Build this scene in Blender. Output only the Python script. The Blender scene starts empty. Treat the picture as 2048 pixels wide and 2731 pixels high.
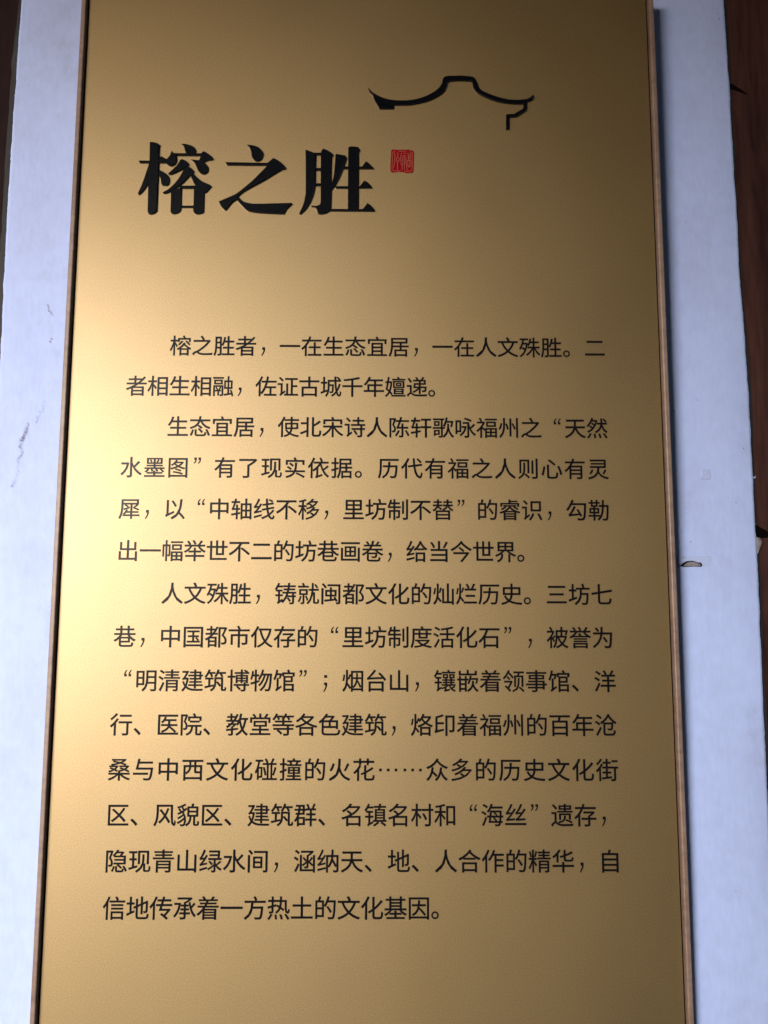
import bpy, bmesh, math, random
from mathutils import Vector, Matrix, noise
R = math.radians
rnd = random.Random(7)
sc = bpy.context.scene
COL = sc.collection

# ------------------------------------------------------------------ camera
cam = bpy.data.cameras.new('camera')
cam.sensor_fit = 'VERTICAL'
cam.sensor_height = 36.0
cam.sensor_width = 27.0
cam.lens = 36.0 * 2080.0 / 2731.0
cam.clip_start = 0.05
cam.clip_end = 500
cam_ob = bpy.data.objects.new('camera', cam)
COL.objects.link(cam_ob)
RT = Vector((0.99996425, -0.00800635, 0.00271905))
FW = Vector((0.00764526, 0.99348385, 0.11371627))
UP = Vector((-0.00361179, -0.11369141, 0.99350955))
m4 = Matrix.Identity(4)
for i in range(3):
    m4[i][0] = RT[i]; m4[i][1] = UP[i]; m4[i][2] = -FW[i]
m4[0][3], m4[1][3], m4[2][3] = 0.01639, -1.03196, 1.5
cam_ob.matrix_world = m4
sc.camera = cam_ob

# ------------------------------------------------------------------ light
SUN_AZ, SUN_EL = R(32.5), R(8.2)            # to the left of the wall's normal, above the horizon
to_sun = Vector((-math.sin(SUN_AZ) * math.cos(SUN_EL), -math.cos(SUN_AZ) * math.cos(SUN_EL), math.sin(SUN_EL)))
world = bpy.data.worlds.new('World')
sc.world = world
world.use_nodes = True
wn = world.node_tree.nodes
sky = wn.new('ShaderNodeTexSky')
sky.sky_type = 'NISHITA'
sky.sun_disc = False
sky.sun_elevation = SUN_EL
sky.sun_rotation = math.atan2(to_sun.x, to_sun.y)
world.node_tree.links.new(sky.outputs[0], wn['Background'].inputs[0])
wn['Background'].inputs[1].default_value = 0.05
sun = bpy.data.lights.new('sun', 'SUN')
sun.energy = 1.5
sun.angle = R(26)
sun.color = (1.0, 0.99, 0.98)
sun_ob = bpy.data.objects.new('sun', sun)
sun_ob.rotation_euler = (-to_sun).to_track_quat('-Z', 'Y').to_euler()
sun_ob.location = (-3, -3, 4)
COL.objects.link(sun_ob)
sc.view_settings.view_transform = 'Standard'
sc.view_settings.look = 'None'
sc.view_settings.gamma = 1.0
sc.view_settings.exposure = 1.95

# ------------------------------------------------------------------ measured outlines, mm on the board's face (x, height, corner flag)
RONG=[[(-305.38, 2138.56, 1),(-299.84, 2138.43, 0),(-293.85, 2136.54, 0),(-290.75, 2133.62, 1),(-292.07, 2130.66, 0),(-291.87, 2098.39, 0),(-292.11, 2076.72, 0),(-292.27, 2037.38, 1),(-294.15, 2035.3, 0),(-297.97, 2032.97, 0),(-302.65, 2032.61, 0),(-304.71, 2035.64, 1),(-305.18, 2075.79, 0),(-305.59, 2101.63, 0),(-304.94, 2111.68, 0)], [(-319.87, 2110.98, 1),(-292.0, 2111.02, 1),(-292.13, 2114.71, 1),(-288.3, 2117.67, 1),(-281.37, 2113.53, 1),(-280.23, 2107.68, 1),(-282.91, 2107.82, 1),(-318.41, 2107.73, 1)], [(-274.55, 2126.17, 1),(-272.48, 2123.25, 0),(-270.06, 2121.58, 0),(-267.54, 2116.99, 0),(-267.69, 2109.44, 0),(-270.7, 2105.24, 0),(-274.58, 2103.53, 0),(-278.55, 2104.51, 0),(-282.6, 2108.08, 1),(-281.6, 2113.11, 1),(-279.32, 2115.64, 0),(-276.31, 2119.86, 0)], [(-271.27, 2122.42, 1),(-232.22, 2122.46, 1),(-232.51, 2118.93, 1),(-269.97, 2118.9, 1)], [(-233.39, 2121.86, 1),(-230.96, 2125.41, 1),(-227.95, 2124.84, 0),(-222.33, 2121.53, 0),(-217.48, 2117.37, 0),(-216.07, 2114.86, 1),(-216.97, 2113.18, 1),(-223.63, 2111.87, 0),(-229.87, 2109.31, 1),(-235.86, 2112.2, 1),(-233.14, 2118.76, 1)], [(-261.47, 2136.53, 1),(-255.14, 2136.25, 0),(-247.97, 2134.36, 0),(-243.15, 2131.46, 0),(-241.05, 2127.27, 0),(-241.6, 2122.05, 1),(-254.14, 2121.96, 1),(-256.04, 2127.15, 0),(-257.79, 2132.61, 0)], [(-260.73, 2113.69, 1),(-257.16, 2112.87, 0),(-252.34, 2109.98, 0),(-249.31, 2106.06, 1),(-252.13, 2103.28, 0),(-256.37, 2100.49, 0),(-264.09, 2095.67, 0),(-274.15, 2091.01, 0),(-277.7, 2091.15, 1),(-278.29, 2092.48, 1),(-271.29, 2099.38, 0),(-265.97, 2105.27, 0),(-262.64, 2111.58, 0)], [(-247.33, 2113.37, 1),(-241.79, 2112.82, 0),(-235.47, 2112.2, 1),(-229.09, 2109.9, 1),(-225.03, 2105.58, 0),(-222.52, 2100.58, 0),(-223.17, 2095.56, 0),(-227.01, 2092.19, 0),(-231.73, 2092.15, 0),(-235.76, 2095.46, 0),(-238.27, 2100.46, 0),(-241.64, 2107.96, 0)], [(-252.13, 2103.28, 1),(-246.95, 2101.23, 0),(-242.89, 2097.08, 0),(-241.66, 2095.42, 1),(-243.97, 2093.73, 1),(-247.39, 2089.95, 0),(-253.45, 2082.82, 0),(-261.07, 2075.28, 0),(-273.33, 2066.47, 0),(-281.04, 2062.84, 0),(-284.03, 2063.07, 1),(-284.79, 2064.73, 1),(-277.34, 2069.34, 0),(-269.0, 2077.72, 0),(-261.5, 2088.6, 0),(-256.36, 2099.91, 1)], [(-247.4, 2090.37, 1),(-244.39, 2094.56, 1),(-238.68, 2087.93, 0),(-230.62, 2081.32, 0),(-220.27, 2076.4, 0),(-216.89, 2073.68, 1),(-220.47, 2069.75, 0),(-223.89, 2065.57, 0),(-227.37, 2063.89, 1),(-234.97, 2068.82, 1),(-240.27, 2075.43, 0),(-244.45, 2083.72, 0)], [(-261.82, 2074.44, 1),(-239.08, 2075.02, 1),(-238.94, 2070.62, 1),(-261.69, 2070.45, 1)], [(-273.4, 2068.54, 1),(-258.75, 2071.55, 1),(-258.69, 2045.45, 1),(-259.23, 2038.02, 1),(-262.88, 2034.69, 0),(-267.52, 2033.18, 0),(-271.44, 2033.81, 0),(-273.25, 2036.27, 1)], [(-241.7, 2070.85, 1),(-238.25, 2073.78, 1),(-227.02, 2065.55, 1),(-226.97, 2036.59, 1),(-230.03, 2034.09, 0),(-236.25, 2033.06, 0),(-239.81, 2034.44, 0),(-241.69, 2037.31, 1)], [(-259.47, 2045.45, 1),(-240.93, 2045.58, 1),(-240.83, 2042.44, 1),(-259.38, 2042.47, 1)], [(-304.81, 2108.33, 1),(-292.85, 2108.42, 1),(-292.38, 2095.05, 1),(-305.09, 2077.45, 0),(-309.51, 2069.94, 0),(-314.75, 2063.27, 0),(-318.17, 2060.59, 1),(-319.6, 2063.07, 1),(-315.16, 2074.06, 0),(-310.26, 2089.91, 0),(-306.8, 2102.46, 0)], [(-293.29, 2098.55, 1),(-285.3, 2095.1, 0),(-279.65, 2090.97, 0),(-276.53, 2086.82, 0),(-275.81, 2081.83, 0),(-276.82, 2076.83, 0),(-279.48, 2074.48, 1),(-285.37, 2074.69, 1),(-287.47, 2078.41, 0),(-288.91, 2085.9, 0),(-292.91, 2092.37, 1)]]
ZHI=[[(-169.48, 2135.81, 1),(-160.76, 2134.78, 0),(-152.78, 2131.73, 0),(-147.93, 2126.29, 0),(-146.64, 2121.26, 0),(-148.49, 2115.37, 0),(-152.37, 2111.98, 0),(-157.1, 2111.78, 0),(-160.72, 2115.28, 0),(-162.4, 2119.46, 0),(-163.31, 2125.34, 0),(-165.83, 2131.63, 0)], [(-198.84, 2109.12, 1),(-197.27, 2109.55, 1),(-139.68, 2108.98, 1),(-139.61, 2105.21, 1),(-142.37, 2105.19, 1),(-196.38, 2105.37, 1)], [(-140.46, 2108.72, 1),(-131.92, 2116.16, 1),(-125.55, 2113.02, 0),(-118.34, 2107.21, 0),(-113.9, 2101.38, 1),(-114.67, 2099.87, 1),(-119.78, 2099.24, 1),(-125.24, 2095.86, 0),(-140.79, 2085.31, 0),(-156.33, 2076.03, 0),(-171.84, 2066.78, 0),(-179.53, 2060.08, 1),(-181.8, 2056.75, 1),(-182.53, 2054.26, 1),(-187.16, 2051.33, 0),(-191.72, 2045.92, 0),(-196.63, 2038.86, 1),(-198.6, 2039.43, 1),(-202.63, 2043.78, 0),(-205.1, 2048.31, 0),(-206.53, 2051.77, 1),(-196.69, 2056.23, 0),(-185.06, 2061.7, 0),(-179.66, 2065.48, 0),(-170.42, 2073.44, 0),(-159.64, 2083.5, 0),(-148.87, 2095.27, 0),(-140.77, 2104.11, 1)], [(-180.31, 2060.08, 1),(-176.27, 2055.13, 0),(-171.48, 2051.44, 0),(-162.02, 2049.02, 0),(-149.47, 2048.7, 0),(-105.19, 2050.25, 1),(-104.38, 2048.6, 1),(-108.63, 2044.84, 0),(-112.48, 2040.68, 0),(-115.89, 2033.89, 1),(-131.95, 2034.36, 0),(-151.54, 2035.46, 0),(-161.76, 2037.04, 0),(-167.28, 2039.07, 0),(-173.69, 2045.22, 0),(-182.39, 2055.09, 1)]]
SHENG=[[(-87.23, 2128.27, 1),(-85.1, 2128.29, 0),(-75.15, 2124.32, 1),(-72.59, 2121.4, 1),(-72.91, 2103.36, 0),(-73.0, 2079.13, 0),(-74.43, 2068.3, 0),(-76.67, 2059.15, 0),(-81.23, 2048.35, 0),(-87.38, 2039.21, 0),(-93.57, 2033.55, 1),(-94.76, 2034.61, 1),(-89.08, 2048.29, 0),(-86.88, 2059.08, 0),(-86.07, 2068.22, 0),(-86.51, 2099.91, 0)], [(-65.66, 2124.39, 1),(-64.13, 2129.03, 1),(-62.17, 2130.73, 1),(-56.21, 2128.25, 0),(-50.63, 2124.51, 0),(-48.38, 2121.58, 1),(-50.56, 2118.2, 1),(-50.97, 2095.99, 0),(-50.44, 2068.47, 0),(-50.93, 2040.28, 1),(-56.77, 2036.11, 0),(-64.59, 2034.24, 0),(-68.51, 2034.79, 1),(-70.55, 2040.98, 0),(-74.12, 2044.26, 0),(-77.66, 2044.9, 1),(-77.68, 2046.3, 1),(-71.0, 2046.1, 0),(-66.32, 2048.04, 0),(-65.03, 2051.77, 1)], [(-75.95, 2124.48, 1),(-64.87, 2124.57, 1),(-64.84, 2121.46, 1),(-75.91, 2121.37, 1)], [(-73.68, 2101.84, 1),(-64.6, 2101.91, 1),(-64.56, 2098.56, 1),(-73.64, 2098.5, 1)], [(-73.39, 2079.3, 1),(-64.34, 2079.36, 1),(-64.29, 2075.7, 1),(-73.34, 2075.63, 1)], [(-44.28, 2123.04, 1),(-31.21, 2120.87, 1),(-29.04, 2117.11, 1),(-31.9, 2108.69, 0),(-34.59, 2100.29, 0),(-39.22, 2088.55, 0),(-44.63, 2077.67, 0),(-50.84, 2068.47, 1),(-51.53, 2075.12, 1),(-47.87, 2086.82, 0),(-46.07, 2103.56, 0),(-45.06, 2121.61, 1)], [(-33.84, 2104.49, 1),(-7.37, 2104.68, 1),(-3.07, 2111.84, 1),(0.89, 2110.61, 0),(8.04, 2103.12, 1),(8.45, 2101.28, 1),(-33.81, 2101.14, 1)], [(-27.35, 2132.68, 1),(-25.38, 2134.22, 1),(-18.25, 2134.27, 0),(-13.09, 2133.22, 0),(-10.69, 2129.44, 1),(-12.64, 2124.8, 1),(-12.49, 2040.55, 1),(-27.16, 2040.45, 1)], [(-45.79, 2075.16, 1),(-10.36, 2075.84, 1),(-4.89, 2083.8, 1),(0.25, 2081.33, 0),(6.98, 2074.3, 1),(6.44, 2072.88, 1),(-43.79, 2072.27, 1)], [(-52.91, 2041.92, 1),(-6.22, 2042.08, 1),(0.01, 2050.99, 1),(5.93, 2046.47, 0),(11.06, 2039.89, 1),(9.89, 2038.64, 1),(-52.88, 2038.78, 1)]]
ROOF=[[(-0.09, 2224.07, 1),(4.52, 2217.42, 1),(10.36, 2213.45, 0),(20.35, 2208.19, 0),(31.99, 2204.99, 0),(46.95, 2203.95, 0),(61.91, 2204.97, 0),(76.05, 2208.64, 0),(88.55, 2214.54, 0),(98.57, 2221.77, 0),(104.45, 2229.87, 0),(106.16, 2237.05, 0),(107.84, 2239.75, 0),(112.03, 2241.58, 0),(118.71, 2242.0, 0),(126.98, 2242.33, 0),(132.99, 2242.39, 0),(147.18, 2240.98, 0),(152.16, 2237.88, 0),(155.42, 2231.19, 0),(157.03, 2225.83, 0),(161.14, 2220.5, 0),(169.43, 2216.11, 0),(182.69, 2210.86, 0),(195.97, 2207.4, 0),(207.61, 2206.16, 0),(222.62, 2207.18, 0),(228.49, 2209.45, 0),(231.88, 2212.16, 0),(234.59, 2214.41, 1),(235.21, 2212.19, 1),(232.6, 2206.37, 1),(225.48, 2203.9, 1),(224.69, 2192.51, 1),(223.14, 2189.83, 1),(209.69, 2180.84, 1),(199.7, 2180.06, 1),(199.42, 2161.74, 1),(194.86, 2161.7, 1),(195.19, 2183.39, 1),(196.86, 2184.47, 1),(206.43, 2184.81, 1),(219.88, 2193.36, 1),(220.0, 2200.65, 1),(207.51, 2200.19, 0),(190.89, 2201.84, 0),(175.96, 2205.9, 0),(162.71, 2212.03, 0),(153.61, 2217.76, 0),(149.51, 2223.98, 0),(147.93, 2232.92, 1),(144.61, 2234.5, 1),(132.93, 2235.03, 0),(123.66, 2234.68, 0),(116.99, 2234.27, 0),(112.8, 2232.62, 1),(111.52, 2227.24, 0),(108.55, 2219.17, 0),(101.02, 2212.42, 0),(86.84, 2204.73, 0),(71.87, 2200.15, 0),(56.91, 2197.54, 0),(36.57, 2197.2, 1),(36.0, 2191.42, 1),(16.25, 2191.26, 1),(10.41, 2201.43, 0),(7.72, 2208.53, 1),(7.04, 2211.64, 1),(2.45, 2215.61, 1)]]
SEAL=[[(33.26, 2130.02, 1),(34.98, 2131.31, 0),(44.42, 2130.86, 0),(56.73, 2131.26, 0),(60.45, 2130.53, 0),(63.6, 2129.79, 0),(65.03, 2128.13, 0),(65.3, 2121.14, 0),(65.14, 2109.01, 0),(64.7, 2099.93, 0),(63.55, 2097.2, 0),(60.41, 2096.57, 0),(54.71, 2096.23, 0),(50.71, 2097.26, 0),(44.72, 2097.97, 0),(37.02, 2096.86, 0),(33.89, 2097.13, 0),(32.17, 2099.99, 0),(31.74, 2104.22, 0),(32.15, 2111.79, 0),(32.56, 2120.89, 0),(32.7, 2126.97, 0)]]
STROKES=[[(38.13, 2128.68, 0),(36.7, 2128.22, 0),(34.99, 2125.77, 0),(34.42, 2122.12, 0),(35.0, 2117.88, 0),(34.58, 2113.33, 0),(34.44, 2108.78, 0),(34.02, 2102.73, 0),(35.88, 2099.72, 0),(39.02, 2099.44, 0),(46.15, 2099.19, 0)], [(36.7, 2127.91, 0),(37.85, 2125.79, 0),(38.28, 2120.94, 0),(38.0, 2113.35, 0),(37.29, 2108.8, 0),(35.87, 2103.35, 0)], [(42.42, 2126.89, 0),(42.43, 2121.88, 0),(41.0, 2119.14, 0),(40.43, 2114.89, 0),(42.15, 2113.69, 0),(44.43, 2114.92, 0),(44.43, 2117.34, 0),(42.43, 2119.3, 0)], [(43.29, 2113.39, 0),(42.0, 2111.26, 0),(42.01, 2105.81, 0),(41.87, 2100.06, 0)], [(47.72, 2126.32, 0),(46.71, 2122.22, 0),(46.57, 2114.93, 0),(47.29, 2108.88, 0),(48.43, 2106.16, 0),(48.15, 2100.41, 0)], [(49.57, 2120.42, 0),(49.43, 2114.95, 0),(49.15, 2108.89, 0),(48.29, 2105.56, 0)], [(49.86, 2125.43, 0),(51.86, 2126.05, 0),(54.15, 2125.01, 0)], [(48.72, 2122.23, 0),(53.58, 2122.27, 0)], [(51.58, 2122.25, 0),(51.57, 2101.34, 0)], [(53.58, 2120.45, 0),(53.72, 2113.47, 0),(54.43, 2106.51, 0),(55.57, 2100.47, 0)], [(56.58, 2126.24, 0),(57.15, 2121.08, 0),(57.15, 2115.01, 0)], [(60.16, 2125.96, 0),(59.73, 2121.1, 0),(59.29, 2115.03, 0)], [(57.58, 2122.91, 0),(59.87, 2122.92, 0)], [(57.58, 2119.57, 0),(59.87, 2119.58, 0)], [(55.58, 2115.61, 0),(55.43, 2111.97, 0),(56.0, 2107.43, 0),(57.57, 2105.62, 0),(59.0, 2105.33, 0),(60.43, 2108.98, 0),(61.0, 2112.92, 0),(59.58, 2115.33, 0),(57.86, 2114.41, 0),(55.86, 2115.31, 0)], [(58.43, 2114.41, 0),(58.0, 2105.93, 0)], [(59.02, 2127.78, 0),(61.88, 2127.19, 0),(62.59, 2125.37, 0),(62.44, 2115.05, 0),(62.42, 2102.94, 0),(60.99, 2099.6, 0),(56.42, 2098.96, 0),(51.0, 2099.22, 0)], [(43.85, 2128.27, 0),(54.73, 2128.66, 0)]]
ROWS=[
  ('榕之胜者，一在生态宜居，一在人文殊胜。二', -253.36, 29.750, 1845.14),
  ('者相生相融，佐证古城千年嬗递。', -310.98, 29.191, 1788.81),
  ('生态宜居，使北宋诗人陈轩歌咏福州之“天然', -253.36, 29.753, 1732.99),
  ('水墨图”有了现实依据。历代有福之人则心有灵', -314.00, 31.293, 1677.20),
  ('犀，以“中轴线不移，里坊制不替”的睿识，勾勒', -313.86, 29.762, 1621.37),
  ('出一幅举世不二的坊巷画卷，给当今世界。', -313.72, 29.365, 1565.58),
  ('人文殊胜，铸就闽都文化的灿烂历史。三坊七', -253.47, 29.746, 1509.63),
  ('巷，中国都市仅存的“里坊制度活化石”，被誉为', -313.43, 29.765, 1453.40),
  ('“明清建筑博物馆”；烟台山，镶嵌着领事馆、洋', -313.12, 29.801, 1397.25),
  ('行、医院、教堂等各色建筑，烙印着福州的百年沧', -313.38, 29.783, 1341.44),
  ('桑与中西文化碰撞的火花……众多的历史文化街', -313.71, 31.307, 1285.19),
  ('区、风貌区、建筑群、名镇名村和“海丝”遗存，', -313.20, 29.801, 1229.15),
  ('隐现青山绿水间，涵纳天、地、人合作的精华，自', -313.05, 29.789, 1172.95),
  ('信地传承着一方热土的文化基因。', -313.09, 29.438, 1116.37),
]
LEDGE=[(-518.3, 2427.6),(-517.7, 2390.2),(-517.6, 2356.3),(-517.8, 2296.9),(-517.5, 2280.0),(-517.3, 2243.9),(-517.6, 2190.2),(-517.0, 2149.0),(-516.6, 2087.3),(-515.7, 2033.4),(-514.7, 1979.1),(-513.3, 1921.0),(-511.3, 1845.7),(-510.2, 1784.7),(-507.2, 1601.4),(-501.4, 1258.9),(-498.5, 902.5)]
REDGE=[(533.1, 2438.0),(533.1, 2400.3),(533.1, 2319.7),(533.5, 2277.0),(533.9, 2264.8),(532.9, 2180.8),(532.4, 2116.0),(533.1, 2081.0),(531.7, 1983.5),(531.7, 1938.4),(533.0, 1888.3),(533.7, 1822.4),(533.3, 1762.9),(532.6, 1709.6),(532.0, 1641.3),(530.8, 1605.0),(531.3, 1564.0),(530.5, 1503.2),(527.9, 1403.9),(525.8, 1278.7),(524.6, 1212.9),(516.6, 900.6)]
SCUFF=[(-447.3, 1774.5),(-448.8, 1761.0),(-454.0, 1750.8),(-456.8, 1742.4),(-467.2, 1742.4),(-469.2, 1732.3),(-471.9, 1723.9),(-474.7, 1717.2),(-476.7, 1707.2),(-473.1, 1702.2),(-476.9, 1690.6),(-477.0, 1682.3),(-476.5, 1670.8),(-480.7, 1660.9),(-484.9, 1651.0)]
CHIPS=[(-449.9, 1914.0),(-448.8, 1907.0),(-445.9, 1902.5),(-442.6, 1898.3),(-443.3, 1860.1),(-440.9, 1869.8),(-447.9, 1847.9),(-450.9, 1822.2),(-491.9, 2283.8),(-497.5, 2251.3),(-483.7, 2282.0),(-461.1, 2282.2)]
TAPE=[(462.9, 1682.1),(473.6, 1681.8),(474.2, 1675.0),(473.4, 1667.9),(459.8, 1668.1),(461.6, 1674.9)]
PATCH=[(423.5, 1548.3),(426.4, 1550.1),(429.7, 1552.9),(434.5, 1555.2),(441.0, 1556.0),(446.0, 1555.2),(448.2, 1553.9),(454.7, 1553.4),(456.4, 1550.7),(455.3, 1547.5),(444.2, 1547.7),(432.2, 1547.1)]
FILL=[(429.5, 1548.6),(433.4, 1552.3),(439.1, 1554.5),(444.6, 1554.1),(449.1, 1552.7),(453.2, 1551.6),(453.5, 1548.6),(444.3, 1548.2),(433.2, 1547.8)]
OLDTAPE=[(421.8, 1561.2),(445.0, 1561.7),(469.0, 1561.6),(468.3, 1557.2),(462.8, 1550.7),(457.2, 1547.7),(422.1, 1547.1)]
DOTS=[(470.4, 1677.1),(441.5, 1581.1),(506.6, 1635.9),(516.8, 1633.9),(445.6, 1555.2),(455.0, 1550.2),(431.0, 1559.8)]+[(476.8, 1131.7)]+[(452.1, 2053.7),(457.7, 2044.1),(439.5, 2005.7),(461.1, 1779.3),(521.6, 1711.5),(428.3, 1763.9)]+[(522.0, 2376.5),(524.9, 2368.1),(521.3, 2256.3)]
HOLE=[(537.1, 1600.9),(534.1, 1582.3),(535.4, 1671.4),(534.5, 1574.0)]
KNOT=(556.3, 2257.8)


# ------------------------------------------------------------------ helpers
def new_mat(name):
    m = bpy.data.materials.new(name); m.use_nodes = True
    return m, m.node_tree.nodes, m.node_tree.links, m.node_tree.nodes['Principled BSDF']

def node(n, t, **kw):
    x = n.new(t)
    for k, v in kw.items():
        if k in x.inputs: x.inputs[k].default_value = v
        else: setattr(x, k, v)
    return x

def mapped_noise(n, l, scale, detail, vec=(1, 1, 1), rough=0.5):
    tc = n.new('ShaderNodeTexCoord'); mp = n.new('ShaderNodeMapping'); mp.inputs['Scale'].default_value = vec
    l.new(tc.outputs['Object'], mp.inputs[0])
    t = node(n, 'ShaderNodeTexNoise', Scale=scale, Detail=detail, Roughness=rough)
    l.new(mp.outputs[0], t.inputs['Vector'])
    return t.outputs['Fac']

def ramp(n, l, src, stops):
    r = n.new('ShaderNodeValToRGB'); e = r.color_ramp.elements
    while len(e) < len(stops): e.new(0.5)
    for k, (p, c) in enumerate(stops):
        e[k].position = p; e[k].color = (*c, 1)
    l.new(src, r.inputs[0]); return r.outputs[0]

def mix(n, l, fac, a, b, mode='MIX'):
    m = n.new('ShaderNodeMixRGB'); m.blend_type = mode
    for sock, v in zip(m.inputs, (fac, a, b)):
        if hasattr(v, 'links'): l.new(v, sock)
        elif isinstance(v, tuple): sock.default_value = (*v, 1)
        else: sock.default_value = v
    return m.outputs[0]

def bump(n, l, p, h, strength, dist):
    b = node(n, 'ShaderNodeBump', Strength=strength, Distance=dist)
    l.new(h, b.inputs['Height']); l.new(b.outputs[0], p.inputs['Normal']); return b

def tag(o, label=None, cat=None, group=None, kind=None):
    if label: o['label'] = label
    if cat: o['category'] = cat
    if group: o['group'] = group
    if kind: o['kind'] = kind
    return o

def link(name, me, mat=None, parent=None):
    me.name = name
    o = bpy.data.objects.new(name, me); COL.objects.link(o)
    if mat: me.materials.clear(); me.materials.append(mat)
    if parent: o.parent = parent
    return o

def from_bm(name, bm, mat, parent=None, smooth=False):
    bmesh.ops.recalc_face_normals(bm, faces=bm.faces)
    me = bpy.data.meshes.new(name); bm.to_mesh(me); bm.free()
    if smooth: me.polygons.foreach_set('use_smooth', [True] * len(me.polygons))
    return link(name, me, mat, parent)

def box_bm(x0, x1, y0, y1, z0, z1, bev=0.0, seg=2, bm=None):
    bm = bm or bmesh.new()
    r = bmesh.ops.create_cube(bm, size=1)
    for v in r['verts']:
        v.co = Vector(((x0 + x1) / 2 + v.co.x * (x1 - x0), (y0 + y1) / 2 + v.co.y * (y1 - y0), (z0 + z1) / 2 + v.co.z * (z1 - z0)))
    if bev:
        ed = list({e for v in r['verts'] for e in v.link_edges})
        bmesh.ops.bevel(bm, geom=ed, offset=bev, segments=seg, profile=0.5, affect='EDGES')
    return bm

def smooth_outline(pts, closed=True, sub=5):
    """Catmull-Rom through the soft points, straight at the corner points."""
    out = []; n = len(pts)
    rng = range(n if closed else n - 1)
    for i in rng:
        p1, p2 = pts[i], pts[(i + 1) % n]
        p0 = pts[i - 1] if (closed or i > 0) else p1
        p3 = pts[(i + 2) % n] if (closed or i + 2 < n) else p2
        if p1[2]: p0 = (2 * p1[0] - p2[0], 2 * p1[1] - p2[1])
        if p2[2]: p3 = (2 * p2[0] - p1[0], 2 * p2[1] - p1[1])
        if p1[2] and p2[2]:
            out.append((p1[0], p1[1])); continue
        for k in range(sub):
            t = k / sub
            q = []
            for c in (0, 1):
                a, b, cc, d = p0[c], p1[c], p2[c], p3[c]
                q.append(0.5 * (2 * b + (cc - a) * t + (2 * a - 5 * b + 4 * cc - d) * t * t + (3 * b - a - 3 * cc + d) * t ** 3))
            out.append(tuple(q))
    if not closed: out.append((pts[-1][0], pts[-1][1]))
    return out

def clean(pts, eps=0.05):
    o = []
    for p in pts:
        if not o or math.hypot(p[0] - o[-1][0], p[1] - o[-1][1]) > eps: o.append(p)
    if math.hypot(o[0][0] - o[-1][0], o[0][1] - o[-1][1]) < eps: o.pop()
    return o

def plate(bm, pts, y_back, y_front, bev):
    """Outline in mm -> solid plate between y_back and y_front (metres) with a bevelled front edge."""
    pts = clean(pts)
    area = sum(pts[i][0] * pts[(i + 1) % len(pts)][1] - pts[(i + 1) % len(pts)][0] * pts[i][1] for i in range(len(pts)))
    if area < 0: pts = pts[::-1]
    n = len(pts); ins = []
    for i in range(n):
        a, b, c = pts[i - 1], pts[i], pts[(i + 1) % n]
        d1 = Vector((b[0] - a[0], b[1] - a[1])).normalized(); d2 = Vector((c[0] - b[0], c[1] - b[1])).normalized()
        n1 = Vector((-d1.y, d1.x)); n2 = Vector((-d2.y, d2.x)); m = n1 + n2
        if m.length < 1e-3: m = n1
        m.normalize(); k = bev * 1000 / max(0.6, m.dot(n1))
        ins.append((b[0] + m.x * k, b[1] + m.y * k))
    rings = []
    for ring, y in ((pts, y_back), (pts, y_front + bev), (ins, y_front)):
        rings.append([bm.verts.new((p[0] / 1000, y, p[1] / 1000)) for p in ring])
    for r0, r1 in ((rings[0], rings[1]), (rings[1], rings[2])):
        for i in range(n): bm.faces.new((r0[i], r0[(i + 1) % n], r1[(i + 1) % n], r1[i]))
    bm.faces.new(rings[2]); bm.faces.new(rings[0][::-1])

# ------------------------------------------------------------------ materials
# gold metallic film with a fine pearl grain
gold, n, l, p = new_mat('gold_metallic_film')
g1 = mapped_noise(n, l, 620, 2); g2 = mapped_noise(n, l, 5, 3)
c = ramp(n, l, g1, [(0.3, (0.218, 0.145, 0.053)), (0.7, (0.325, 0.222, 0.084))])
c = mix(n, l, 0.12, c, ramp(n, l, g2, [(0.35, (0.231, 0.155, 0.056)), (0.65, (0.312, 0.216, 0.082))]))
l.new(c, p.inputs['Base Color'])
p.inputs['Metallic'].default_value = 0.94
p.inputs['Coat Weight'].default_value = 0.42; p.inputs['Coat Roughness'].default_value = 0.46; p.inputs['Coat IOR'].default_value = 2.2
g3 = mapped_noise(n, l, 14, 5, (1, 1, 0.6), 0.65); g4 = mapped_noise(n, l, 420, 2, (0.015, 1, 1))
rr = n.new('ShaderNodeMapRange'); rr.inputs['From Min'].default_value = 0.3; rr.inputs['From Max'].default_value = 0.7; rr.inputs['To Min'].default_value = 0.525; rr.inputs['To Max'].default_value = 0.595
l.new(mix(n, l, 0.3, mix(n, l, 0.5, g2, g3), g4), rr.inputs['Value']); l.new(rr.outputs[0], p.inputs['Roughness'])
bump(n, l, p, g1, 0.075, 0.0004)

# black print and black raised letters
ink, n, l, p = new_mat('black_print')
p.inputs['Base Color'].default_value = (0.0035, 0.0032, 0.005, 1); p.inputs['Roughness'].default_value = 0.30
p.inputs['Specular IOR Level'].default_value = 0.14
acry, n, l, p = new_mat('black_acrylic')
p.inputs['Base Color'].default_value = (0.002, 0.0025, 0.004, 1); p.inputs['Roughness'].default_value = 0.22
red, n, l, p = new_mat('red_seal_ink')
g = mapped_noise(n, l, 600, 2)
l.new(ramp(n, l, g, [(0.3, (0.14, 0.0015, 0.004)), (0.7, (0.20, 0.003, 0.008))]), p.inputs['Base Color']); p.inputs['Roughness'].default_value = 0.7; p.inputs['Specular IOR Level'].default_value = 0.05
pink, n, l, p = new_mat('bare_line_in_seal')
p.inputs['Base Color'].default_value = (0.27, 0.09, 0.06, 1); p.inputs['Roughness'].default_value = 0.7; p.inputs['Specular IOR Level'].default_value = 0.1

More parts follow.
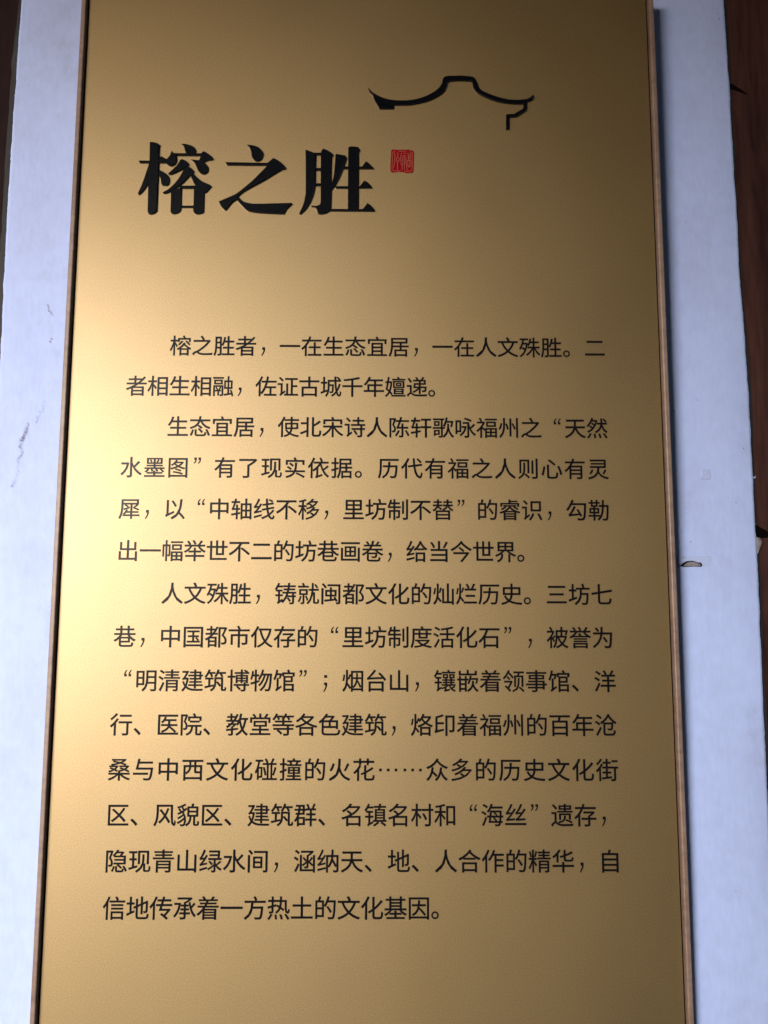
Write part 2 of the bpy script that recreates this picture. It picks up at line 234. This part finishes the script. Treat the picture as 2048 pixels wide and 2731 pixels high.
# raw wooden edge of the frame, with cross saw marks
fw, n, l, p = new_mat('sawn_brown_wood')
a = mapped_noise(n, l, 60, 5, (1, 1, 2.2), 0.65); b = mapped_noise(n, l, 9, 3, (1, 1, 1))
c = ramp(n, l, a, [(0.25, (0.07, 0.045, 0.036)), (0.5, (0.18, 0.12, 0.094)), (0.8, (0.29, 0.21, 0.175))])
c = mix(n, l, 0.5, c, ramp(n, l, b, [(0.3, (0.12, 0.07, 0.053)), (0.7, (0.27, 0.19, 0.155))]))
l.new(c, p.inputs['Base Color']); p.inputs['Roughness'].default_value = 0.48
bump(n, l, p, a, 0.35, 0.0006)
blk, n, l, p = new_mat('matt_black_backing')
p.inputs['Base Color'].default_value = (0.003, 0.003, 0.004, 1); p.inputs['Roughness'].default_value = 0.9; p.inputs['Specular IOR Level'].default_value = 0.1

# cool white lime paint over plaster
wall_m, n, l, p = new_mat('cool_white_limewash')
a = mapped_noise(n, l, 7, 5, (1, 1, 0.7), 0.6); b = mapped_noise(n, l, 55, 4); d = mapped_noise(n, l, 2.2, 3)
c = ramp(n, l, a, [(0.28, (0.33, 0.395, 0.66)), (0.5, (0.375, 0.468, 0.79)), (0.8, (0.395, 0.49, 0.82))])
c = mix(n, l, 0.35, c, ramp(n, l, b, [(0.3, (0.34, 0.41, 0.69)), (0.6, (0.395, 0.49, 0.82))]))
stain = mapped_noise(n, l, 11, 8, (1, 1, 0.8), 0.72)
c = mix(n, l, ramp(n, l, stain, [(0.58, (0, 0, 0)), (0.74, (0.55, 0.55, 0.55))]), c, (0.24, 0.28, 0.42))
roll = mapped_noise(n, l, 170, 3, (1, 1, 0.35))
c = mix(n, l, 0.10, c, ramp(n, l, roll, [(0.35, (0.27, 0.33, 0.56)), (0.65, (0.45, 0.53, 0.86))]))
l.new(c, p.inputs['Base Color']); p.inputs['Roughness'].default_value = 0.75
hh = mix(n, l, 0.35, mix(n, l, 0.4, a, b), roll); bump(n, l, p, hh, 0.30, 0.003)
plaster, n, l, p = new_mat('bare_plaster')
a = mapped_noise(n, l, 300, 4)
l.new(ramp(n, l, a, [(0.3, (0.13, 0.12, 0.13)), (0.7, (0.24, 0.225, 0.25))]), p.inputs['Base Color']); p.inputs['Roughness'].default_value = 0.9
bump(n, l, p, a, 0.6, 0.001)
dirt, n, l, p = new_mat('brown_grime')
p.inputs['Base Color'].default_value = (0.13, 0.09, 0.095, 1); p.inputs['Roughness'].default_value = 0.9
hole_m, n, l, p = new_mat('open_crack')
p.inputs['Base Color'].default_value = (0.004, 0.003, 0.003, 1); p.inputs['Roughness'].default_value = 0.9; p.inputs['Specular IOR Level'].default_value = 0.0
tape_m, n, l, p = new_mat('old_tape_glue')
a = mapped_noise(n, l, 400, 3)
l.new(ramp(n, l, a, [(0.3, (0.33, 0.40, 0.64)), (0.7, (0.38, 0.46, 0.74))]), p.inputs['Base Color']); p.inputs['Roughness'].default_value = 0.6

def wood(name, dark, mid, lite):
    m, n, l, p = new_mat(name)
    a = mapped_noise(n, l, 38, 6, (1, 1, 0.05), 0.6); b = mapped_noise(n, l, 4, 4, (1, 1, 0.5)); k = mapped_noise(n, l, 160, 3, (1, 1, 0.12))
    c = ramp(n, l, a, [(0.25, dark), (0.5, mid), (0.75, lite)])
    c = mix(n, l, 0.45, c, ramp(n, l, b, [(0.35, dark), (0.65, lite)]))
    c = mix(n, l, 0.25, c, ramp(n, l, k, [(0.3, dark), (0.7, lite)]))
    l.new(c, p.inputs['Base Color']); p.inputs['Roughness'].default_value = 0.7; p.inputs['Specular IOR Level'].default_value = 0.07
    bump(n, l, p, mix(n, l, 0.5, a, k), 0.5, 0.002)
    return m
post_m = wood('dark_stained_post', (0.010, 0.0045, 0.005), (0.036, 0.016, 0.0145), (0.095, 0.040, 0.031))

# ------------------------------------------------------------------ the wall between the posts (it leans away from the board towards the top)
def wall_y(z): return 0.0225 + 0.0165 * (z - 1.5) / 0.75
def edge_x(tab, z):
    t = sorted(((q[1] / 1000, q[0] / 1000) for q in tab))
    if z <= t[0][0]: return t[0][1]
    for (z0, x0), (z1, x1) in zip(t, t[1:]):
        if z <= z1: return x0 + (x1 - x0) * (z - z0) / (z1 - z0)
    return t[-1][1]
RECESS = 0.0042                           # the posts' faces sit this far behind the painted plaster
Z0, Z1 = 0.0, 3.2
wall = bpy.data.objects.new('plaster_wall', None); COL.objects.link(wall); wall.location = (0, 0.03, 0)
tag(wall, 'cool white painted plaster wall behind the gold board, between two dark posts', 'wall')
def at_wall(o): o.parent = wall; o.matrix_parent_inverse = Matrix.Translation((0, -0.03, 0)); return o
bm = bmesh.new()
rows = []
NZ = 800
for i in range(NZ + 1):
    z = Z0 + (Z1 - Z0) * i / NZ
    xl, xr = edge_x(LEDGE, z), edge_x(REDGE, z)
    jl = 0.0009 * noise.noise((0, 3, z * 45)) + 0.0006 * noise.noise((0, 9, z * 210)) - 0.0014 * max(0, noise.noise((5, 2, z * 28)))
    jr = 0.0008 * noise.noise((7, 3, z * 40)) + 0.0006 * noise.noise((7, 9, z * 190)) - 0.0020 * max(0, noise.noise((2, 4, z * 16)) - .1)
    y = wall_y(z)
    row = []
    # broken outer edge of the plaster, then the flat of the wall
    L, Rr = xl - 0.0012 + jl, xr + 0.0012 + jr
    row += [(L + 0.0004, y + 0.012, z), (L, y + 0.0012, z), (L + 0.0006, y + 0.0002, z)]
    nx = 36
    xs = [xl + 0.003 + (xr - xl - 0.006) * k / nx for k in range(nx + 1)]
    row += [(x, y - 0.0003 + 0.0008 * noise.noise((x * 9, 0, z * 6)), z) for x in xs]
    row += [(Rr - 0.0006, y + 0.0002, z), (Rr, y + 0.0012, z), (Rr - 0.0004, y + 0.012, z)]
    rows.append([bm.verts.new(q) for q in row])
for i in range(NZ):
    for k in range(len(rows[0]) - 1):
        bm.faces.new((rows[i][k], rows[i][k + 1], rows[i + 1][k + 1], rows[i + 1][k]))
w_o = from_bm('plaster_face', bm, wall_m, smooth=True); at_wall(w_o)
at_wall(from_bm('masonry', box_bm(-0.60, 0.60, 0.062, 0.20, Z0, Z1), plaster))

# ------------------------------------------------------------------ squared timber posts, faces just behind the plaster
def edge_fit(side, z): return edge_x(LEDGE if side < 0 else REDGE, z)
def on_post(side, u, z, lift=0.0006):
    """point on the post's face, u metres out from the plaster's edge"""
    return Vector((edge_fit(side, z) + side * u, wall_y(z) + RECESS - lift, z))
def post(side, label):
    root = bpy.data.objects.new('timber_post', None); COL.objects.link(root)
    root.location = (side * 0.66, wall_y(0) + RECESS, 0)
    tag(root, label, 'post', 'timber posts framing the wall')
    bm = bmesh.new(); NX, NR = 110, 330; xa, xb = side * 0.496, side * 0.80; g = []
    for i in range(NR + 1):
        z = Z0 + (Z1 - Z0) * i / NR; row = []
        for k in range(NX + 1):
            t = (k / NX) ** 1.5; x = xa + (xb - xa) * t
            relief = 0.0004 * noise.noise((x * 60, side, z * 1.2)) + 0.0003 * max(0, noise.noise((x * 300, side, z * 4)))
            rnd_ = 0.006 * max(0, (t - 0.93) / 0.07) ** 2
            row.append(bm.verts.new((x - root.location.x, wall_y(z) + RECESS + relief + rnd_ - root.location.y, z)))
        row.append(bm.verts.new((xb - root.location.x, 0.06 - root.location.y, z)))
        row.append(bm.verts.new((xb - root.location.x, 0.30 - root.location.y, z)))
        row.append(bm.verts.new((xa - root.location.x, 0.30 - root.location.y, z)))
        g.append(row)
    W = len(g[0])
    for i in range(NR):
        for k in range(W): bm.faces.new((g[i][k], g[i][(k + 1) % W], g[i + 1][(k + 1) % W], g[i + 1][k]))
    bm.faces.new(g[0][::-1]); bm.faces.new(g[-1])
    o = from_bm('shaft', bm, post_l_m if side < 0 else post_m, root, smooth=False)
    return root
post_l_m = wood('blackened_post', (0.009, 0.005, 0.006), (0.019, 0.010, 0.011), (0.036, 0.018, 0.018))
post_l = post(-1, 'nearly black timber post with a grey paint smear, left of the white wall')
post_r = post(1, 'reddish dark timber post with a hole and plaster lump, right of the wall')

def post_patch(name, side, pts, mat, root, lift=0.0007, dome=0.0):
    """irregular patch lying on the post; pts = (u, z) outline in metres"""
    bm = bmesh.new(); cu = sum(p[0] for p in pts) / len(pts); cz = sum(p[1] for p in pts) / len(pts)
    ring = [bm.verts.new(on_post(side, u, z, 0.0002)) for u, z in pts]
    mid = [bm.verts.new(on_post(side, cu + (u - cu) * .72, cz + (z - cz) * .72, lift + dome * .8)) for u, z in pts]
    c = bm.verts.new(on_post(side, cu, cz, lift + dome))
    for i in range(len(pts)):
        j = (i + 1) % len(pts)
        bm.faces.new((ring[i], ring[j], mid[j], mid[i])); bm.faces.new((mid[i], mid[j], c))
    for v in bm.verts: v.co -= root.location
    return from_bm(name, bm, mat, root, smooth=True)

# grey-blue smear of paint along the left post's edge
smear, n, l, p = new_mat('thin_grey_paint_smear')
a = mapped_noise(n, l, 26, 5, (1, 1, 0.16), 0.6)
l.new(ramp(n, l, a, [(0.42, (0.006, 0.004, 0.006)), (0.6, (0.012, 0.011, 0.016)), (0.8, (0.05, 0.05, 0.07))]), p.inputs['Base Color']); p.inputs['Roughness'].default_value = 0.7
bm = bmesh.new(); prev = None
for i in range(181):
    z = 1.60 + i * 0.0053
    u0 = 0.001; u1 = 0.010 + 0.004 * noise.noise((1, 1, z * 9)) + 0.0015 * noise.noise((4, 1, z * 50))
    if z > 2.30: u1 *= max(0.25, 1 - (z - 2.30) * 4)
    cur = [bm.verts.new(on_post(-1, u0 + (u1 - u0) * k / 3, z, 0.0005 if k < 3 else 0.0002) - post_l.location) for k in range(4)]
    if prev:
        for k in range(3): bm.faces.new((prev[k], prev[k + 1], cur[k + 1], cur[k]))
    prev = cur
from_bm('paint_or_shade_strip', bm, smear, post_l, smooth=True)
edge_shade, n, l, p = new_mat('painted_edge_shade')  # shade the proud plaster throws on the right post, painted as a dark strip
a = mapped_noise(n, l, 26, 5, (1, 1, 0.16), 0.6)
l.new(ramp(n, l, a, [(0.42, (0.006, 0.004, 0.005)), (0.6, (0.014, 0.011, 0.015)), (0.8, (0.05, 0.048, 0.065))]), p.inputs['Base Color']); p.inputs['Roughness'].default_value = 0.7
bm = bmesh.new(); prev = None
for i in range(401):
    z = 1.05 + i * 0.0034
    u0 = 0.0015; u1 = 0.0055 + 0.0035 * noise.noise((1, 8, z * 7)) + 0.0012 * noise.noise((4, 8, z * 60))
    cur = [bm.verts.new(on_post(1, u0 + (u1 - u0) * k / 2, z, 0.0005 if k < 2 else 0.0002) - post_r.location) for k in range(3)]
    if prev:
        for k in range(2): bm.faces.new((prev[k], prev[k + 1], cur[k + 1], cur[k]))
    prev = cur
from_bm('paint_or_shade_strip', bm, edge_shade, post_r, smooth=True)

# right post: hole, plaster lump below it, knot higher up, chips
post_patch('hole', 1, [(0.000, 1.603), (0.004, 1.606), (0.010, 1.602), (0.018, 1.598), (0.022, 1.593), (0.018, 1.588), (0.010, 1.587), (0.003, 1.590), (-0.001, 1.596)], hole_m, post_r)
post_patch('plaster_lump', 1, [(-0.001, 1.591), (0.004, 1.590), (0.009, 1.587), (0.011, 1.582), (0.009, 1.576), (0.006, 1.571), (0.004, 1.566), (0.000, 1.560), (-0.002, 1.570)], plaster, post_r, 0.001, 0.003)
post_patch('plaster_lump', 1, [(0.001, 1.6075), (0.003, 1.609), (0.0035, 1.6055), (0.002, 1.604)], plaster, post_r, 0.001, 0.0006)
post_patch('plaster_chip', 1, [(0.001, 1.6745), (0.003, 1.6725), (0.0055, 1.6725), (0.007, 1.674), (0.0055, 1.6705), (0.003, 1.6700), (0.0015, 1.6715)], wall_m, post_r)
post_patch('knot', 1, [(-0.001, 2.266), (0.005, 2.267), (0.012, 2.262), (0.022, 2.2545), (0.031, 2.2475), (0.021, 2.2505), (0.012, 2.2545), (0.004, 2.257), (0.000, 2.2575)], hole_m, post_r)
post_patch('crack', 1, [(0.003, 1.590), (0.005, 1.594), (0.0065, 1.590), (0.006, 1.584), (0.0045, 1.583)], hole_m, post_r, 0.0012, 0.0005)

# ------------------------------------------------------------------ marks on the wall
def wall_patch(name, pts, mat, lift=0.0006, label=None):
    bm = bmesh.new(); n_ = len(pts); cx = sum(p[0] for p in pts) / n_; cz = sum(p[1] for p in pts) / n_
    def P(x, z, d): return bm.verts.new((x / 1000, wall_y(z / 1000) - 0.0011 - d, z / 1000))
    ring = [P(x, z, -0.0008) for x, z in pts]; top = [P(cx + (x - cx) * .95, cz + (z - cz) * .95, lift) for x, z in pts]
    for i in range(n_): bm.faces.new((ring[i], ring[(i + 1) % n_], top[(i + 1) % n_], top[i]))
    bm.faces.new(top)
    o = at_wall(from_bm(name, bm, mat)); 
    if label: o['label'] = label
    return o
wall_patch('tape_patch', OLDTAPE, tape_m, 0.0002, 'rectangular trace of old tape beside the frame')
wall_patch('chipped_hole', PATCH, hole_m, 0.0006, 'dark rimmed chip in the plaster')
wall_patch('chip_filling', FILL, plaster, 0.0012, 'bare grey plaster inside the chip')
wall_patch('tape_patch', TAPE, tape_m, 0.0003, 'small square of faded tape')
def specks(name, centres, mat, n_each, spread, size, label):
    bm = bmesh.new()
    for cx, cz, ln in centres:
        for _ in range(int(n_each * ln)):
            x = cx + rnd.gauss(0, spread); z = cz + rnd.gauss(0, spread * 1.5); s = size * rnd.uniform(0.35, 1.3)
            k = rnd.randint(5, 8); a0 = rnd.uniform(0, 6.28)
            vs = [bm.verts.new(((x + s * rnd.uniform(.4, 1) * math.cos(a0 + 6.28 * q / k)) / 1000, wall_y(z / 1000) - 0.0016, (z + 1.4 * s * rnd.uniform(.4, 1) * math.sin(a0 + 6.28 * q / k)) / 1000)) for q in range(k)]
            bm.faces.new(vs)
    o = at_wall(from_bm(name, bm, mat)); o['label'] = label; o['kind'] = 'stuff'
    return o
path = []
for (x0, z0), (x1, z1), w in zip(SCUFF, SCUFF[1:], [.4, .6, .5, .15, 1.3, 1.7, 1.8, 1.2, .3, .8, .5, .5, .5, .8]):
    for k in range(5): path.append((x0 + (x1 - x0) * k / 5, z0 + (z1 - z0) * k / 5, w))
specks('scuff_mark', path, dirt, 7, 1.2, 0.48, 'brown scuffed streak running down the paint')
sm = []
for (x0, z0), (x1, z1) in zip(CHIPS[:4], CHIPS[1:4]):
    for k in range(6): sm.append((x0 + (x1 - x0) * k / 6, z0 + (z1 - z0) * k / 6, 1))
sm += [(CHIPS[4][0], CHIPS[4][1], 5), (CHIPS[4][0] + 1, CHIPS[4][1] + 4, 5), (CHIPS[6][0], CHIPS[6][1], 1), (CHIPS[8][0] + 0, CHIPS[8][1], 2), (CHIPS[9][0], CHIPS[9][1], 1)]
specks('scuff_mark', sm, dirt, 3, 0.5, 0.40, 'small brown nicks above the scuffed streak')
specks('dirt_speck', [(x, z, 1) for x, z in DOTS], hole_m, 1, 0.2, 0.75, 'scattered dark specks')

# ------------------------------------------------------------------ the board
SX, ST, SB = 0.400, 2.377, 0.72          # half width of the gold sheet, its top and bottom
board = bpy.data.objects.new('information_board', None); COL.objects.link(board); board.location = (0, 0.010, SB)
tag(board, 'tall gold information board with black Chinese writing in a brown wooden frame', 'sign')
OFF = Vector((0, 0.010, SB))
def on_board(o): o.parent = board; o.matrix_parent_inverse = Matrix.Translation(-OFF); return o
on_board(from_bm('gold_panel', box_bm(-SX, SX, 0.0, 0.002, SB, ST, 0.0003, 1), gold))
on_board(from_bm('backing_board', box_bm(-SX - 0.0022, SX + 0.0022, 0.003, 0.0075, SB - 0.0022, ST + 0.0022), blk))
GI, GO = SX + 0.0025, SX + 0.0090
def frame_side(s):
    a, b = sorted((s * GI, s * GO)); bm = bmesh.new(); NS = 260; prev = None
    z0, z1 = SB - 0.009, ST + 0.009
    for i in range(NS + 1):
        z = z0 + (z1 - z0) * i / NS
        j = 0.00025 * noise.noise((s * 3, 1, z * 90)) ; j2 = 0.00012 * noise.noise((s * 5, 1, z * 300))
        yb = 0.0075 if z < 1.6 else 0.0075 + 0.016 * (z - 1.6) / 0.8
        yf = -0.0072
        prof = [(a, yb), (a, yf + .0012), (a + .0004, yf + .0004), (a + .0013, yf), (b - .0013 + j, yf), (b - .0004 + j, yf + .0004), (b + j + j2, yf + .0012), (b + j, yb)]
        cur = [bm.verts.new((x, y, z)) for x, y in prof]
        if prev:
            for k in range(8): bm.faces.new((prev[k], prev[(k + 1) % 8], cur[(k + 1) % 8], cur[k]))
        else: bm.faces.new(cur)
        prev = cur
    bm.faces.new(prev[::-1])
    return on_board(from_bm('frame_strip', bm, fw))
frame_side(-1); frame_side(1)
on_board(from_bm('frame_strip', box_bm(-GI, GI, -0.0070, 0.0225, ST + 0.0025, ST + 0.009, 0.0006), fw))
on_board(from_bm('frame_strip', box_bm(-GI, GI, -0.0070, 0.0030, SB - 0.009, SB - 0.0025, 0.0006), fw))

# raised black title, cut letters 3 mm thick
def raised(name, polys, mat, bev=0.0005, sub=5, label=None):
    bm = bmesh.new()
    for k, pl in enumerate(polys):
        plate(bm, smooth_outline(pl, True, sub), 0.00005, -0.0030 + 0.00006 * k, bev)
    o = on_board(from_bm(name, bm, mat))
    if label: o['label'] = label
    return o
raised('title_character', RONG, acry); raised('title_character', ZHI, acry); raised('title_character', SHENG, acry)
raised('roof_emblem', ROOF, acry, 0.0005, 4, 'black line drawing of a curved roof edge')

# red seal print with its bare lines
bm = bmesh.new()
plate(bm, smooth_outline(SEAL[0], True, 4), 0.00005, -0.00030, 0.0001)
seal_o = on_board(from_bm('red_seal', bm, red))
bm = bmesh.new()
for st in STROKES:
    pts = smooth_outline([(q[0], q[1], 0) for q in st], False, 4); w = 0.34
    lft, rgt = [], []
    for i, q in enumerate(pts):
        a, b = pts[max(0, i - 1)], pts[min(len(pts) - 1, i + 1)]
        d = Vector((b[0] - a[0], b[1] - a[1])); d.normalize(); ww = w * (1 + 0.35 * noise.noise((q[0], q[1], 3)))
        lft.append((q[0] - d.y * ww, q[1] + d.x * ww)); rgt.append((q[0] + d.y * ww, q[1] - d.x * ww))
    for i in range(len(pts) - 1):
        bm.faces.new([bm.verts.new((x / 1000, -0.00045, z / 1000)) for x, z in (lft[i], lft[i + 1], rgt[i + 1], rgt[i])])
ln = from_bm('seal_lines', bm, pink); ln.parent = seal_o; ln.matrix_parent_inverse = Matrix.Identity(4)

# ---- the printed text
EM = 29.9
THICK = 0.010
_cache = {}
def glyph(ch):
    """triangles of one character in em units, cell 0..1"""
    if ch in _cache: return _cache[ch]
    comma = [(.235, .205), (.235, .325), (.365, .325), (.372, .20), (.345, .10), (.295, .00), (.235, -.085), (.195, -.062), (.245, .03), (.285, .12), (.292, .205)]
    def quote(dx): return [(x + dx, y) for x, y in [(0, .545), (.115, .545), (.115, .65), (.062, .65), (.078, .73), (.135, .795), (.11, .83), (.045, .775), (.008, .70), (0, .63)]]
    polys = None
    if ch == '，': polys = [comma]
    elif ch == '；': polys = [[(x, y - .02) for x, y in comma], [(.235, .50), (.365, .50), (.365, .62), (.235, .62)]]
    elif ch == '“': polys = [quote(.53), quote(.72)]
    elif ch == '”': polys = [[(1 - x, 1.375 - y) for x, y in quote(.53)], [(1 - x, 1.375 - y) for x, y in quote(.72)]]
    elif ch == '…': polys = [[(x - .058, .312), (x + .058, .312), (x + .058, .428), (x - .058, .428)] for x in (1 / 6, .5, 5 / 6)]
    if polys:
        vs, fs = [], []
        for pl in polys:
            fs.append(tuple(range(len(vs), len(vs) + len(pl)))); vs += pl
    else:
        cu = bpy.data.curves.new('glyph', 'FONT'); cu.body = ch; cu.size = 1; cu.resolution_u = 3
        ob = bpy.data.objects.new('glyph', cu); COL.objects.link(ob)
        bpy.context.view_layer.update()
        me = bpy.data.meshes.new_from_object(ob.evaluated_get(bpy.context.evaluated_depsgraph_get()))
        vs = [(v.co.x, v.co.y) for v in me.vertices]; fs = [tuple(pp.vertices) for pp in me.polygons]
        bpy.data.objects.remove(ob); bpy.data.curves.remove(cu); bpy.data.meshes.remove(me)
        # thicken the strokes a little: push the outline out
        cnt = {}
        for f in fs:
            for i in range(len(f)):
                a, b = f[i], f[(i + 1) % len(f)]; cnt[(a, b)] = 1
        nrm = {}
        ccw = sum((vs[f[1]][0] - vs[f[0]][0]) * (vs[f[2]][1] - vs[f[0]][1]) - (vs[f[1]][1] - vs[f[0]][1]) * (vs[f[2]][0] - vs[f[0]][0]) for f in fs) > 0
        for a, b in cnt:
            if (b, a) in cnt: continue
            d = Vector((vs[b][0] - vs[a][0], vs[b][1] - vs[a][1]))
            if d.length < 1e-6: continue
            d.normalize(); nn = Vector((d.y, -d.x)) if ccw else Vector((-d.y, d.x))
            nrm.setdefault(a, []).append(nn); nrm.setdefault(b, []).append(nn)
        for i, ns in nrm.items():
            m = sum(ns, Vector((0, 0)))
            if m.length < 0.2: continue
            m.normalize(); k = THICK / max(0.6, m.dot(ns[0])); vs[i] = (vs[i][0] + m.x * k, vs[i][1] + m.y * k)
    _cache[ch] = (vs, fs); return _cache[ch]

_mesh = {}
for text, x0, pitch, zc in ROWS:
    for k, ch in enumerate(text):
        if ch not in _mesh:
            vs, fs = glyph(ch)
            me = bpy.data.meshes.new('character')
            me.from_pydata([((x - 0.5) * EM / 1000, 0, (y - 0.378) * EM / 1000) for x, y in vs], [], fs); me.update()
            me.materials.append(ink); _mesh[ch] = me
        o = bpy.data.objects.new('character', _mesh[ch]); COL.objects.link(o)
        o.location = ((x0 + pitch * k) / 1000, -0.00025, zc / 1000)
        on_board(o)

# a few pale specks of dust on the gold sheet
bm = bmesh.new()
for x, z in ((334.5, 1833.0), (-270.5, 1418.0), (-120, 1590), (232.0, 1282.0), (60, 1770), (300, 1240), (235.5, 1915), (236.2, 1912.5), (-318, 1500)):
    s = 0.5; vs = [bm.verts.new(((x + s * rnd.uniform(.5, 1) * math.cos(q)) / 1000, -0.0003, (z + s * rnd.uniform(.5, 1) * math.sin(q)) / 1000)) for q in (0, 1, 2, 3, 4, 5)]
    bm.faces.new(vs)
o = on_board(from_bm('dust_speck', bm, plaster)); o['kind'] = 'stuff'

# ------------------------------------------------------------------ added unseen passage: overhead slab and partition shut out sky and grade the sunlight
floor_m, n, l, p = new_mat('worn_stone_paving')
a = mapped_noise(n, l, 3, 5); l.new(ramp(n, l, a, [(0.3, (0.26, 0.25, 0.24)), (0.7, (0.38, 0.365, 0.35))]), p.inputs['Base Color']); p.inputs['Roughness'].default_value = 0.7
GAP_R, GAP_L, GAP_T, PY = -0.99, -4.6, 2.66, -2.6
tag(from_bm('ground', box_bm(-60, 60, -60, 12, -0.3, 0.0), floor_m), kind='structure')
tag(from_bm('sky_blocking_ceiling', box_bm(-5.6, 3.2, PY - 0.12, 0.4, 3.5, 3.6), post_m), kind='structure')  # overhead slab out of view, added to keep the sky's light out
op = bpy.data.objects.new('light_blocking_partition', None); COL.objects.link(op); op.location = (0, PY, 0)  # unseen, added so its gap fades the sun across wall and board
tag(op, 'unseen dark partition added to block light, with a gap for the daylight', 'wall')
for nm, b in (('blocking_panel', (GAP_R, 3.2, PY - 0.1, PY, 0.0, 3.5)), ('blocking_panel', (-5.6, GAP_L, PY - 0.1, PY, 0.0, 3.5)), ('blocking_header', (GAP_L, GAP_R, PY - 0.1, PY, GAP_T, 3.5))):
    o = from_bm(nm, box_bm(*b, 0.004, 1), post_m); o.parent = op; o.matrix_parent_inverse = Matrix.Translation((0, -PY, 0))
